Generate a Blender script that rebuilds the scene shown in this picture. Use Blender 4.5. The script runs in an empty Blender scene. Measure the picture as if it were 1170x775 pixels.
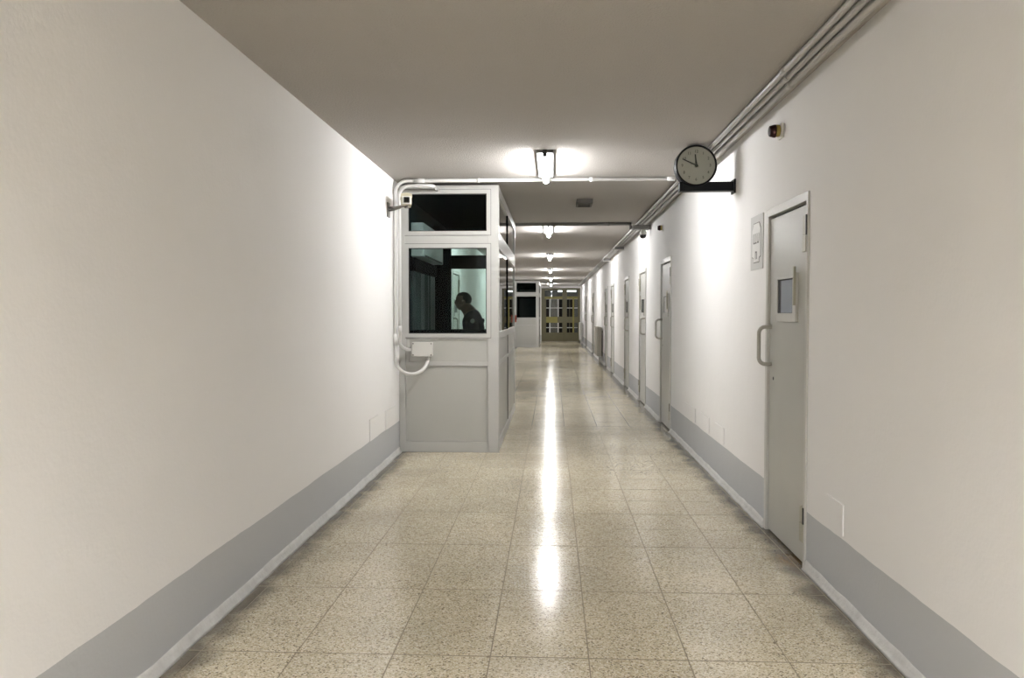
import bpy, bmesh, math, random
from mathutils import Vector, Matrix
random.seed(7)
PI = math.pi
scene = bpy.context.scene
COL = scene.collection

# ------------------------------------------------------------------ camera, world, exposure
FPX = 940.0                                   # focal length in pixels of the 1170 px wide frame
cd = bpy.data.cameras.new('camera')
cd.sensor_width = 36.0
cd.lens = FPX / 1170.0 * 36.0
cd.clip_start = 0.05
cam = bpy.data.objects.new('camera', cd)
COL.objects.link(cam)
yaw = math.atan(46 / FPX)
pit = math.atan(30.5 / FPX * math.cos(yaw))
Fv = Vector((-math.sin(yaw) * math.cos(pit), math.cos(yaw) * math.cos(pit), -math.sin(pit)))
Rv = Vector((math.cos(yaw), math.sin(yaw), 0))
Uv = Rv.cross(Fv)
M = Matrix((Rv, Uv, -Fv)).transposed().to_4x4()
M.translation = Vector((0, 0, 1.40))
cam.matrix_world = M
scene.camera = cam
w = bpy.data.worlds.new('world')
scene.world = w
w.use_nodes = True
w.node_tree.nodes['Background'].inputs[0].default_value = (0.5, 0.5, 0.5, 1)
w.node_tree.nodes['Background'].inputs[1].default_value = 0.02
vs = scene.view_settings
vs.view_transform = 'Standard'
vs.look = 'None'
vs.exposure = 2.05
vs.gamma = 1.0
vs.use_curve_mapping = False
LAMP = 40.0                                   # emission of the fluorescent tubes

# ------------------------------------------------------------------ dimensions (metres)
XL, XR, ZC = -1.53, 1.385, 2.68
Y0, Y1 = -0.6, 39.5
HY, HX, HZ = -10.2, 3.2, 4.9                      # taller hall behind the viewer
BY0, BY1, BX = 8.15, 11.72, -0.53             # guard booth: front, back, corridor side

# ------------------------------------------------------------------ materials
MATS = {}
def mat(name, col, rough=0.5, metal=0.0, spec=0.5, emit=0.0, coat=0.0):
    m = bpy.data.materials.new(name)
    m.use_nodes = True
    b = m.node_tree.nodes['Principled BSDF']
    b.inputs['Base Color'].default_value = (*col, 1)
    b.inputs['Roughness'].default_value = rough
    b.inputs['Metallic'].default_value = metal
    b.inputs['Specular IOR Level'].default_value = spec
    b.inputs['Coat Weight'].default_value = coat
    if emit:
        b.inputs['Emission Color'].default_value = (1.0, 0.996, 0.992, 1)
        b.inputs['Emission Strength'].default_value = emit
    MATS[name] = m
    return m
def nt(m):
    t = m.node_tree
    return t, t.nodes, t.links, t.nodes['Principled BSDF']
def worn(name, col, rough=0.45, amount=0.06, scale=7.0, bump=0.05, bscale=60.0, metal=0.0, spec=0.5):
    """paint or metal with soft tonal mottling and a fine relief"""
    m = mat(name, col, rough, metal, spec)
    t, N, L, b = nt(m)
    tc = N.new('ShaderNodeNewGeometry')
    no = N.new('ShaderNodeTexNoise'); no.inputs['Scale'].default_value = scale; no.inputs['Detail'].default_value = 5
    L.new(tc.outputs['Position'], no.inputs['Vector'])
    mr = N.new('ShaderNodeMapRange'); mr.inputs['To Min'].default_value = 1 - amount; mr.inputs['To Max'].default_value = 1 + amount
    L.new(no.outputs['Fac'], mr.inputs['Value'])
    hs = N.new('ShaderNodeHueSaturation'); hs.inputs['Color'].default_value = (*col, 1)
    L.new(mr.outputs[0], hs.inputs['Value'])
    L.new(hs.outputs[0], b.inputs['Base Color'])
    n2 = N.new('ShaderNodeTexNoise'); n2.inputs['Scale'].default_value = bscale; n2.inputs['Detail'].default_value = 3
    L.new(tc.outputs['Position'], n2.inputs['Vector'])
    bp = N.new('ShaderNodeBump'); bp.inputs['Strength'].default_value = bump; bp.inputs['Distance'].default_value = 0.01
    L.new(n2.outputs['Fac'], bp.inputs['Height'])
    L.new(bp.outputs[0], b.inputs['Normal'])
    return m

def wall_material():
    """off-white plaster over a painted grey dado band with a hand-cut upper edge"""
    m = mat('wall_paint', (0.76, 0.735, 0.70), 0.75, spec=0.25)
    t, N, L, b = nt(m)
    g = N.new('ShaderNodeNewGeometry')
    sep = N.new('ShaderNodeSeparateXYZ'); L.new(g.outputs['Position'], sep.inputs[0])
    n1 = N.new('ShaderNodeTexNoise'); n1.inputs['Scale'].default_value = 2.2; n1.inputs['Detail'].default_value = 3
    L.new(g.outputs['Position'], n1.inputs['Vector'])
    off = N.new('ShaderNodeMath'); off.operation = 'MULTIPLY_ADD'
    L.new(n1.outputs['Fac'], off.inputs[0]); off.inputs[1].default_value = 0.022; L.new(sep.outputs['Z'], off.inputs[2])
    step = N.new('ShaderNodeMath'); step.operation = 'LESS_THAN'; step.inputs[1].default_value = 0.325
    L.new(off.outputs[0], step.inputs[0])
    n3 = N.new('ShaderNodeTexNoise'); n3.inputs['Scale'].default_value = 1.1; n3.inputs['Detail'].default_value = 4
    L.new(g.outputs['Position'], n3.inputs['Vector'])
    c1 = N.new('ShaderNodeMix'); c1.data_type = 'RGBA'
    c1.inputs[6].default_value = (0.785, 0.772, 0.765, 1); c1.inputs[7].default_value = (0.82, 0.81, 0.803, 1)
    L.new(n3.outputs['Fac'], c1.inputs[0])
    c2 = N.new('ShaderNodeMix'); c2.data_type = 'RGBA'
    c2.inputs[7].default_value = (0.49, 0.50, 0.513, 1)
    L.new(step.outputs[0], c2.inputs[0]); L.new(c1.outputs[2], c2.inputs[6])
    L.new(c2.outputs[2], b.inputs['Base Color'])
    n2 = N.new('ShaderNodeTexNoise'); n2.inputs['Scale'].default_value = 55; n2.inputs['Detail'].default_value = 4
    L.new(g.outputs['Position'], n2.inputs['Vector'])
    n4 = N.new('ShaderNodeTexNoise'); n4.inputs['Scale'].default_value = 5; n4.inputs['Detail'].default_value = 2
    L.new(g.outputs['Position'], n4.inputs['Vector'])
    ad = N.new('ShaderNodeMath'); ad.operation = 'MULTIPLY_ADD'; ad.inputs[1].default_value = 3.0
    L.new(n4.outputs['Fac'], ad.inputs[0]); L.new(n2.outputs['Fac'], ad.inputs[2])
    bp = N.new('ShaderNodeBump'); bp.inputs['Strength'].default_value = 0.10; bp.inputs['Distance'].default_value = 0.012
    L.new(ad.outputs[0], bp.inputs['Height']); L.new(bp.outputs[0], b.inputs['Normal'])
    return m

def terrazzo(name, joints):
    """cream terrazzo with brown and dark chips, waxed; dirt gathered along the walls"""
    m = mat(name, (0.5, 0.46, 0.38), 0.2, spec=0.5)
    t, N, L, b = nt(m)
    g = N.new('ShaderNodeNewGeometry')
    v = N.new('ShaderNodeTexVoronoi'); v.inputs['Scale'].default_value = 165
    L.new(g.outputs['Position'], v.inputs['Vector'])
    sc = N.new('ShaderNodeSeparateColor'); L.new(v.outputs['Color'], sc.inputs[0])
    r = N.new('ShaderNodeValToRGB'); L.new(sc.outputs[0], r.inputs[0])
    r.color_ramp.interpolation = 'CONSTANT'
    e = r.color_ramp.elements
    e[0].position = 0.0; e[0].color = (0.22, 0.18, 0.13, 1)
    e[1].position = 0.09; e[1].color = (0.44, 0.375, 0.25, 1)
    for p, c in ((0.28, (0.575, 0.505, 0.365)), (0.62, (0.655, 0.585, 0.44)), (0.88, (0.75, 0.695, 0.57))):
        q = e.new(p); q.color = (*c, 1)
    n1 = N.new('ShaderNodeTexNoise'); n1.inputs['Scale'].default_value = 1.3; n1.inputs['Detail'].default_value = 5
    L.new(g.outputs['Position'], n1.inputs['Vector'])
    oi = N.new('ShaderNodeObjectInfo')
    mr = N.new('ShaderNodeMapRange'); mr.inputs['To Min'].default_value = 0.86; mr.inputs['To Max'].default_value = 1.10
    mr.inputs['From Min'].default_value = 0.3; mr.inputs['From Max'].default_value = 0.7
    L.new(n1.outputs['Fac'], mr.inputs['Value'])
    rm = N.new('ShaderNodeMapRange'); rm.inputs['To Min'].default_value = 0.96; rm.inputs['To Max'].default_value = 1.03
    L.new(oi.outputs['Random'], rm.inputs['Value'])
    mu = N.new('ShaderNodeMath'); mu.operation = 'MULTIPLY'
    L.new(mr.outputs[0], mu.inputs[0]); L.new(rm.outputs[0], mu.inputs[1])
    hs = N.new('ShaderNodeHueSaturation'); L.new(r.outputs[0], hs.inputs['Color']); L.new(mu.outputs[0], hs.inputs['Value'])
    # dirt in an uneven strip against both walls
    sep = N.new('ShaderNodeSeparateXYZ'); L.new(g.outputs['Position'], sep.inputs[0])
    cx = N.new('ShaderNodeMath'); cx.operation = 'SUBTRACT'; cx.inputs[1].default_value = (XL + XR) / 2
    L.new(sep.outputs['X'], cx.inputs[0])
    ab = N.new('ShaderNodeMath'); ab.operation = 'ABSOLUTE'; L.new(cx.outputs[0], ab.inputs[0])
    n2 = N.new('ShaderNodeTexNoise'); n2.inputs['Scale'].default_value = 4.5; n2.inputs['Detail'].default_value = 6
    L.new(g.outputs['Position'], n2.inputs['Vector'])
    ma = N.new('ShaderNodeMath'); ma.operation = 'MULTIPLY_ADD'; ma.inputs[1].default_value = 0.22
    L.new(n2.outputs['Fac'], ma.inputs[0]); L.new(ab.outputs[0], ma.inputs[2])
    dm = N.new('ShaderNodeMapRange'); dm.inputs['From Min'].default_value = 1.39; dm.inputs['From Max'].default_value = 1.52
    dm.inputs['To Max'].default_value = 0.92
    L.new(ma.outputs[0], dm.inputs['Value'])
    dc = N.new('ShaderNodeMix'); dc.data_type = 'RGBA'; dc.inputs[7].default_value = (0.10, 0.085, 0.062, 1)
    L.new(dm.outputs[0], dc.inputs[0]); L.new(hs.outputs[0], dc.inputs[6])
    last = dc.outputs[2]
    # rusty stain by the first door
    dist = N.new('ShaderNodeVectorMath'); dist.operation = 'DISTANCE'; dist.inputs[1].default_value = (1.36, 4.68, 0)
    L.new(g.outputs['Position'], dist.inputs[0])
    sa = N.new('ShaderNodeMath'); sa.operation = 'MULTIPLY_ADD'; sa.inputs[1].default_value = 0.09
    n5 = N.new('ShaderNodeTexNoise'); n5.inputs['Scale'].default_value = 18; L.new(g.outputs['Position'], n5.inputs['Vector'])
    L.new(n5.outputs['Fac'], sa.inputs[0]); L.new(dist.outputs['Value'], sa.inputs[2])
    sm = N.new('ShaderNodeMapRange'); sm.inputs['From Min'].default_value = 0.20; sm.inputs['From Max'].default_value = 0.09; sm.inputs['To Max'].default_value = 0.85
    L.new(sa.outputs[0], sm.inputs['Value'])
    sc2 = N.new('ShaderNodeMix'); sc2.data_type = 'RGBA'; sc2.inputs[7].default_value = (0.15, 0.085, 0.02, 1)
    L.new(sm.outputs[0], sc2.inputs[0]); L.new(last, sc2.inputs[6]); last = sc2.outputs[2]
    if joints:
        br = N.new('ShaderNodeTexBrick'); br.offset = 0.0; br.squash = 1.0
        br.inputs['Scale'].default_value = 1.0; br.inputs['Brick Width'].default_value = 0.4; br.inputs['Row Height'].default_value = 0.4
        br.inputs['Mortar Size'].default_value = 0.003; br.inputs['Mortar Smooth'].default_value = 0.1
        mp = N.new('ShaderNodeMapping'); mp.inputs['Location'].default_value = (1.45, -0.1, 0)
        L.new(g.outputs['Position'], mp.inputs['Vector']); L.new(mp.outputs[0], br.inputs['Vector'])
        jm = N.new('ShaderNodeMix'); jm.data_type = 'RGBA'; jm.inputs[7].default_value = (0.2, 0.17, 0.12, 1)
        L.new(br.outputs['Fac'], jm.inputs[0]); L.new(last, jm.inputs[6]); last = jm.outputs[2]
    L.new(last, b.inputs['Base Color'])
    n3 = N.new('ShaderNodeTexNoise'); n3.inputs['Scale'].default_value = 3.0; n3.inputs['Detail'].default_value = 6
    L.new(g.outputs['Position'], n3.inputs['Vector'])
    rr = N.new('ShaderNodeMapRange'); rr.inputs['To Min'].default_value = 0.11; rr.inputs['To Max'].default_value = 0.21
    L.new(n3.outputs['Fac'], rr.inputs['Value']); L.new(rr.outputs[0], b.inputs['Roughness'])
    n6 = N.new('ShaderNodeTexNoise'); n6.inputs['Scale'].default_value = 9.0; n6.inputs['Detail'].default_value = 3
    L.new(g.outputs['Position'], n6.inputs['Vector'])
    bp = N.new('ShaderNodeBump'); bp.inputs['Strength'].default_value = 0.04; bp.inputs['Distance'].default_value = 0.01
    L.new(n6.outputs['Fac'], bp.inputs['Height']); L.new(bp.outputs[0], b.inputs['Normal'])
    return m

def glass(name, tint, refl=1.0, ior=1.45):
    m = bpy.data.materials.new(name); m.use_nodes = True
    t = m.node_tree; N, L = t.nodes, t.links; N.clear()
    out = N.new('ShaderNodeOutputMaterial'); mx = N.new('ShaderNodeMixShader')
    tr = N.new('ShaderNodeBsdfTransparent'); tr.inputs[0].default_value = (*tint, 1)
    gl = N.new('ShaderNodeBsdfGlossy'); gl.inputs['Roughness'].default_value = 0.01; gl.inputs[0].default_value = (refl, refl, refl, 1)
    fr = N.new('ShaderNodeFresnel'); fr.inputs[0].default_value = ior
    L.new(fr.outputs[0], mx.inputs[0]); L.new(tr.outputs[0], mx.inputs[1]); L.new(gl.outputs[0], mx.inputs[2])
    L.new(mx.outputs[0], out.inputs[0])
    MATS[name] = m
    return m

wall_material()
terrazzo('terrazzo_tile', False)
terrazzo('terrazzo_floor', True)
worn('hall_paint', (0.30, 0.30, 0.30), 0.8)
worn('grout', (0.23, 0.19, 0.13), 0.8)
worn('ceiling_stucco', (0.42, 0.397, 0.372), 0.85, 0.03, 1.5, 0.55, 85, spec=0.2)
worn('skirting_plaster', (0.56, 0.555, 0.54), 0.6, 0.22, 14, 0.5, 45)
worn('booth_enamel', (0.43, 0.428, 0.40), 0.38, 0.03, 3, 0.02, 40)
worn('booth_frame_paint', (0.46, 0.458, 0.438), 0.35, 0.03, 3, 0.02, 40)
worn('booth_interior_shade', (0.008, 0.016, 0.018), 1.0, spec=0.0)  # near-black: the shade inside the booth is put into this colour
worn('door_enamel', (0.43, 0.43, 0.40), 0.33, 0.05, 4, 0.03, 30)
worn('door_frame_paint', (0.50, 0.495, 0.465), 0.35, 0.05, 5, 0.03, 40)
worn('hinge_metal', (0.36, 0.345, 0.27), 0.35, 0.1, 20)
mat('hinge_slot', (0.02, 0.02, 0.018), 0.5)
worn('handle_paint', (0.42, 0.405, 0.36), 0.3, 0.08, 15)
mat('gap_black', (0.006, 0.006, 0.006), 0.8)
mat('hatch_pane_grey', (0.24, 0.27, 0.32), 0.12)
mat('hatch_pane_white', (0.72, 0.73, 0.73), 0.2)
mat('hatch_pane_dark', (0.05, 0.055, 0.06), 0.12)
worn('pipe_paint', (0.62, 0.61, 0.60), 0.32, 0.06, 10, 0.03, 40)
worn('pipe_bundle', (0.40, 0.39, 0.38), 0.3, 0.08, 10, 0.03, 40)
worn('pipe_dark', (0.20, 0.19, 0.18), 0.45, 0.1, 10)
worn('box_plastic', (0.62, 0.61, 0.57), 0.45, 0.03)
mat('tube_glow', (0.9, 0.9, 0.9), 0.4, emit=LAMP)
mat('hall_glow', (0.9, 0.9, 0.9), 0.4, emit=LAMP * 1.6)
mat('panel_glow', (0.9, 0.9, 0.9), 0.4, emit=2.5)
worn('lamp_housing', (0.10, 0.10, 0.098), 0.6)
mat('cap_black', (0.03, 0.03, 0.03), 0.5)
mat('clock_case', (0.006, 0.007, 0.009), 0.5, spec=0.2)
worn('clock_face', (0.34, 0.345, 0.30), 0.5, 0.03)
mat('clock_ink', (0.02, 0.025, 0.02), 0.5)
mat('clock_glass_rim', (0.05, 0.06, 0.08), 0.2)
mat('call_red', (0.45, 0.07, 0.03), 0.4)
mat('beacon_red', (0.025, 0.006, 0.006), 0.5, spec=0.2)
worn('beacon_yellow', (0.36, 0.27, 0.06), 0.45)
worn('sign_plate', (0.52, 0.515, 0.50), 0.5, 0.03)
mat('sign_white', (0.66, 0.65, 0.63), 0.5)
mat('sign_ink', (0.10, 0.095, 0.09), 0.6)
worn('cctv_cream', (0.50, 0.46, 0.33), 0.45, 0.05)
mat('cctv_black', (0.01, 0.009, 0.008), 0.12)
worn('bracket_metal', (0.17, 0.16, 0.14), 0.35, 0.1, 20, metal=0.4)
worn('radiator_paint', (0.36, 0.345, 0.29), 0.45)
worn('radiator_white', (0.6, 0.6, 0.58), 0.45)
worn('gate_olive', (0.13, 0.118, 0.065), 0.45, 0.12, 6)
mat('gate_black', (0.008, 0.006, 0.006), 0.6, spec=0.15)
worn('gate_yellow', (0.22, 0.195, 0.05), 0.45, 0.12, 6)
worn('gate_white', (0.55, 0.55, 0.52), 0.45)
worn('vent_dark', (0.10, 0.095, 0.085), 0.6)
mat('skin', (0.20, 0.14, 0.11), 0.6)
mat('navy_cloth', (0.012, 0.016, 0.028), 0.85)
mat('hair_grey', (0.05, 0.048, 0.045), 0.8)
mat('shoe_black', (0.01, 0.01, 0.01), 0.4)
mat('badge_white', (0.6, 0.62, 0.62), 0.5)
worn('dark_steel', (0.005, 0.006, 0.007), 1.0, spec=0.0)
worn('slat_dim', (0.06, 0.08, 0.085), 0.6)
worn('pale_plastic', (0.75, 0.78, 0.80), 0.4)
glass('booth_glass', (0.81, 0.88, 0.862), 0.7, 1.22)
glass('side_glass', (0.78, 0.87, 0.85), 1.0, 1.5)
glass('gate_glass', (0.42, 0.44, 0.43), 1.0, 1.45)

# ------------------------------------------------------------------ mesh helpers
def B(bm, x0, x1, y0, y1, z0, z1, mi=0):
    v = [bm.verts.new((x, y, z)) for z in (z0, z1) for y in (y0, y1) for x in (x0, x1)]
    for q in ((0, 2, 3, 1), (4, 5, 7, 6), (0, 1, 5, 4), (2, 6, 7, 3), (0, 4, 6, 2), (1, 3, 7, 5)):
        f = bm.faces.new([v[i] for i in q]); f.material_index = mi
    return bm
def box(*a): return B(bmesh.new(), *a)
def bevbox(x0, x1, y0, y1, z0, z1, r=0.004, seg=2):
    bm = box(x0, x1, y0, y1, z0, z1)
    bmesh.ops.bevel(bm, geom=list(bm.edges), offset=r, segments=seg, profile=0.7, affect='EDGES')
    return bm
def tube(pts, r, n=12, bm=None, caps=True, radii=None):
    bm = bm or bmesh.new()
    P = [Vector(p) for p in pts]
    rings = []
    up = None
    for i, p in enumerate(P):
        d = (P[min(i + 1, len(P) - 1)] - P[max(i - 1, 0)]).normalized()
        if up is None:
            up = Vector((0, 0, 1)) if abs(d.z) < 0.9 else Vector((1, 0, 0))
        a = (up - d * up.dot(d)).normalized(); up = a
        b = d.cross(a)
        rr = radii[i] if radii else r
        rings.append([bm.verts.new(p + (a * math.cos(2 * PI * k / n) + b * math.sin(2 * PI * k / n)) * rr) for k in range(n)])
    for A, C in zip(rings, rings[1:]):
        for k in range(n):
            f = bm.faces.new((A[k], A[(k + 1) % n], C[(k + 1) % n], C[k])); f.smooth = True
    if caps:
        bm.faces.new(rings[0][::-1]); bm.faces.new(rings[-1])
    return bm
def lathe(prof, axis, center, n=32):
    """prof: (radius, offset along axis) pairs; axis 'X','Y' or 'Z'"""
    bm = bmesh.new(); c = Vector(center); rings = []
    ax = {'X': Vector((1, 0, 0)), 'Y': Vector((0, 1, 0)), 'Z': Vector((0, 0, 1))}[axis]
    u = {'X': Vector((0, 1, 0)), 'Y': Vector((0, 0, 1)), 'Z': Vector((1, 0, 0))}[axis]
    v = ax.cross(u)
    for r, o in prof:
        rings.append([bm.verts.new(c + ax * o + (u * math.cos(2 * PI * k / n) + v * math.sin(2 * PI * k / n)) * max(r, 1e-5)) for k in range(n)])
    for A, C in zip(rings, rings[1:]):
        for k in range(n):
            f = bm.faces.new((A[k], A[(k + 1) % n], C[(k + 1) % n], C[k])); f.smooth = True
    bm.faces.new(rings[0][::-1]); bm.faces.new(rings[-1])
    return bm
def prism(poly, axis, a, b):
    """extrude a polygon given in the plane across `axis` from a to b"""
    bm = bmesh.new()
    def pt(p, o):
        return {'X': (o, p[0], p[1]), 'Y': (p[0], o, p[1]), 'Z': (p[0], p[1], o)}[axis]
    A = [bm.verts.new(pt(p, a)) for p in poly]; C = [bm.verts.new(pt(p, b)) for p in poly]
    bm.faces.new(A[::-1]); bm.faces.new(C)
    n = len(poly)
    for i in range(n):
        bm.faces.new((A[i], A[(i + 1) % n], C[(i + 1) % n], C[i]))
    return bm
def arc(c, r, a0, a1, u, v, n=8):
    c, u, v = Vector(c), Vector(u), Vector(v)
    return [c + (u * math.cos(a0 + (a1 - a0) * i / n) + v * math.sin(a0 + (a1 - a0) * i / n)) * r for i in range(n + 1)]

def obj(name, bm, m, parent=None, local=False, mats=None):
    """links ONE mesh object; bm is in world coordinates unless local=True"""
    me = bpy.data.meshes.new(name)
    bmesh.ops.recalc_face_normals(bm, faces=bm.faces)
    if parent is not None and not local:
        r = parent
        while r.parent: r = r.parent
        bmesh.ops.translate(bm, verts=bm.verts, vec=-Vector(r.location))
    bm.to_mesh(me); bm.free()
    for k in (mats or [m]): me.materials.append(MATS[k])
    o = bpy.data.objects.new(name, me)
    COL.objects.link(o)
    if parent is not None: o.parent = parent
    return o
def tag(o, label, cat, group=None, kind=None):
    o['label'] = label; o['category'] = cat
    if group: o['group'] = group
    if kind: o['kind'] = kind
    return o
def thing(name, label, cat, loc=(0, 0, 0), group=None, kind=None):
    o = bpy.data.objects.new(name, None); COL.objects.link(o)
    o.location = loc; o.empty_display_size = 0.1
    return tag(o, label, cat, group, kind)
def copy_tree(o, parent=None):
    c = o.copy(); COL.objects.link(c)
    if parent is not None: c.parent = parent
    for ch in list(o.children): copy_tree(ch, c)
    return c
def text_bm(s, size, extrude=0.0006):
    cu = bpy.data.curves.new('t', 'FONT'); cu.body = s; cu.size = size; cu.extrude = extrude
    cu.align_x = 'CENTER'; cu.align_y = 'CENTER'; cu.resolution_u = 3
    t = bpy.data.objects.new('t', cu); COL.objects.link(t)
    me = bpy.data.meshes.new_from_object(t)
    bm = bmesh.new(); bm.from_mesh(me)
    bpy.data.objects.remove(t); bpy.data.curves.remove(cu); bpy.data.meshes.remove(me)
    return bm

# ------------------------------------------------------------------ the shell
RDOORS = [(4.95, 0.86, +1, 'grey'), (10.12, 0.92, +1, 'white'), (12.70, 0.92, -1, 'dark'), (15.35, 0.90, -1, 'dark'),
          (18.95, 0.92, -1, 'dark'), (21.15, 0.92, -1, 'dark'), (27.9, 0.92, -1, 'dark'), (33.6, 0.92, -1, 'dark')]
DH = 2.055
LDOOR = (13.0, 0.92)
def wall_bm(x0, x1, opens):
    bm = bmesh.new(); y = Y0
    for yc, wd in opens:
        B(bm, x0, x1, y, yc - wd / 2, 0, ZC)
        B(bm, x0, x1, yc - wd / 2, yc + wd / 2, DH, ZC)
        y = yc + wd / 2
    B(bm, x0, x1, y, 45.0, 0, ZC)
    return bm
wr = tag(obj('wall_right', wall_bm(XR, XR + 0.2, [(d[0], d[1]) for d in RDOORS]), 'wall_paint'),
         'white plaster wall with grey dado band and the row of cell doors', 'wall', kind='structure')
wl = tag(obj('wall_left', wall_bm(XL - 0.2, XL, [LDOOR]), 'wall_paint'),
         'long blank white plaster wall with grey dado band beside the booth', 'wall', kind='structure')
hb = bmesh.new()
B(hb, -HX, HX, HY - .2, HY, 0, HZ)
B(hb, -HX - .2, -HX, HY, Y0, 0, HZ); B(hb, HX, HX + .2, HY, Y0, 0, HZ)
B(hb, -HX, XL - .2, Y0 - .2, Y0, 0, HZ); B(hb, XR + .2, HX, Y0 - .2, Y0, 0, HZ); B(hb, XL - .2, XR + .2, Y0, Y0 + .2, ZC + .2, HZ)
tag(obj('wall_back', hb, 'hall_paint'), 'grey walls of the taller hall behind the viewer', 'wall', kind='structure')
tag(obj('ceiling', box(-HX, HX, HY, Y0, HZ, HZ + .2), 'ceiling_stucco'), 'ceiling of the taller hall behind the viewer', 'ceiling', kind='structure')
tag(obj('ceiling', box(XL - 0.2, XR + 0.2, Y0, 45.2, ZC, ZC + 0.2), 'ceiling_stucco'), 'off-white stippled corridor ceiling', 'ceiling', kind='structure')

# floor: waxed slab beyond, separately laid tiles near
TY0, NR = 2.1, 20
TY1 = TY0 + 0.4 * NR
fb = bmesh.new()
B(fb, XL - 0.2, XR + 0.2, Y0, TY0, -0.2, 0, 0)
B(fb, -HX, HX, HY - .2, Y0, -0.2, 0, 0)
B(fb, XL - 0.2, XR + 0.2, TY1, 45.2, -0.2, 0, 0)
B(fb, XL - 0.2, XR + 0.2, TY0, TY1, -0.2, -0.0015, 1)
B(fb, 1.352, XR + 0.2, TY0, TY1, -0.0015, 0, 0)
floor = tag(obj('floor', fb, None, mats=['terrazzo_floor', 'grout']), 'glossy cream terrazzo tile floor running down the corridor', 'floor', kind='structure')
def tile_mesh(wd):
    bm = bevbox(-wd / 2, wd / 2, -0.19625, 0.19625, -0.012, 0, 0.0012, 1)
    bmesh.ops.recalc_face_normals(bm, faces=bm.faces)
    me = bpy.data.meshes.new('floor_tile'); bm.to_mesh(me); bm.free(); me.materials.append(MATS['terrazzo_tile'])
    return me
tm, ts = tile_mesh(0.3955), tile_mesh(0.0755)
for r in range(NR):
    for c in range(-1, 7):
        o = bpy.data.objects.new('floor_tile', ts if c < 0 else tm)
        o.location = (-1.49 if c < 0 else -1.25 + 0.4 * c, TY0 + 0.2 + 0.4 * r + (0.0018 if r % 2 else -0.0018), random.uniform(-0.0004, 0.0002))
        o.rotation_euler = (random.uniform(-.0006, .0006), random.uniform(-.0006, .0006), random.uniform(-.001, .001))
        o.parent = floor; COL.objects.link(o)

# lumpy plaster skirting along both walls
def skirting(x, s, spans):
    bm = bmesh.new()
    for a, b_ in spans:
        n = max(2, int((b_ - a) / 0.12)); prev = None
        for i in range(n + 1):
            y = a + (b_ - a) * i / n
            j = 1 + random.uniform(-.15, .15); hh = 0.048 * (1 + random.uniform(-.10, .10))
            ring = [bm.verts.new((x + s * dx, y, z)) for dx, z in
                    ((0.0, hh), (0.006 * j, hh * 0.93), (0.010 * j, hh * 0.55), (0.020 * j, hh * 0.2), (0.029 * j, 0.0), (0.0, 0.0))]
            if prev:
                for k in range(5):
                    f = bm.faces.new((prev[k], prev[k + 1], ring[k + 1], ring[k])); f.smooth = True
            else: bm.faces.new(ring)
            prev = ring
        bm.faces.new(prev[::-1])
    return bm
spans, y = [], Y0
for yc, wd, *_ in RDOORS: spans.append((y, yc - wd / 2)); y = yc + wd / 2
spans.append((y, Y1))
tag(obj('baseboard_right', skirting(XR, -1, spans), 'skirting_plaster'), 'rough pale skirting along the wall of cell doors', 'baseboard', kind='structure')
tag(obj('baseboard_left', skirting(XL, 1, [(Y0, BY0 - 0.003), (BY1 + .01, LDOOR[0] - .46), (LDOOR[0] + .46, 32.8)]), 'skirting_plaster'),
    'rough pale skirting along the blank wall up to the booth', 'baseboard', kind='structure')

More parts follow.
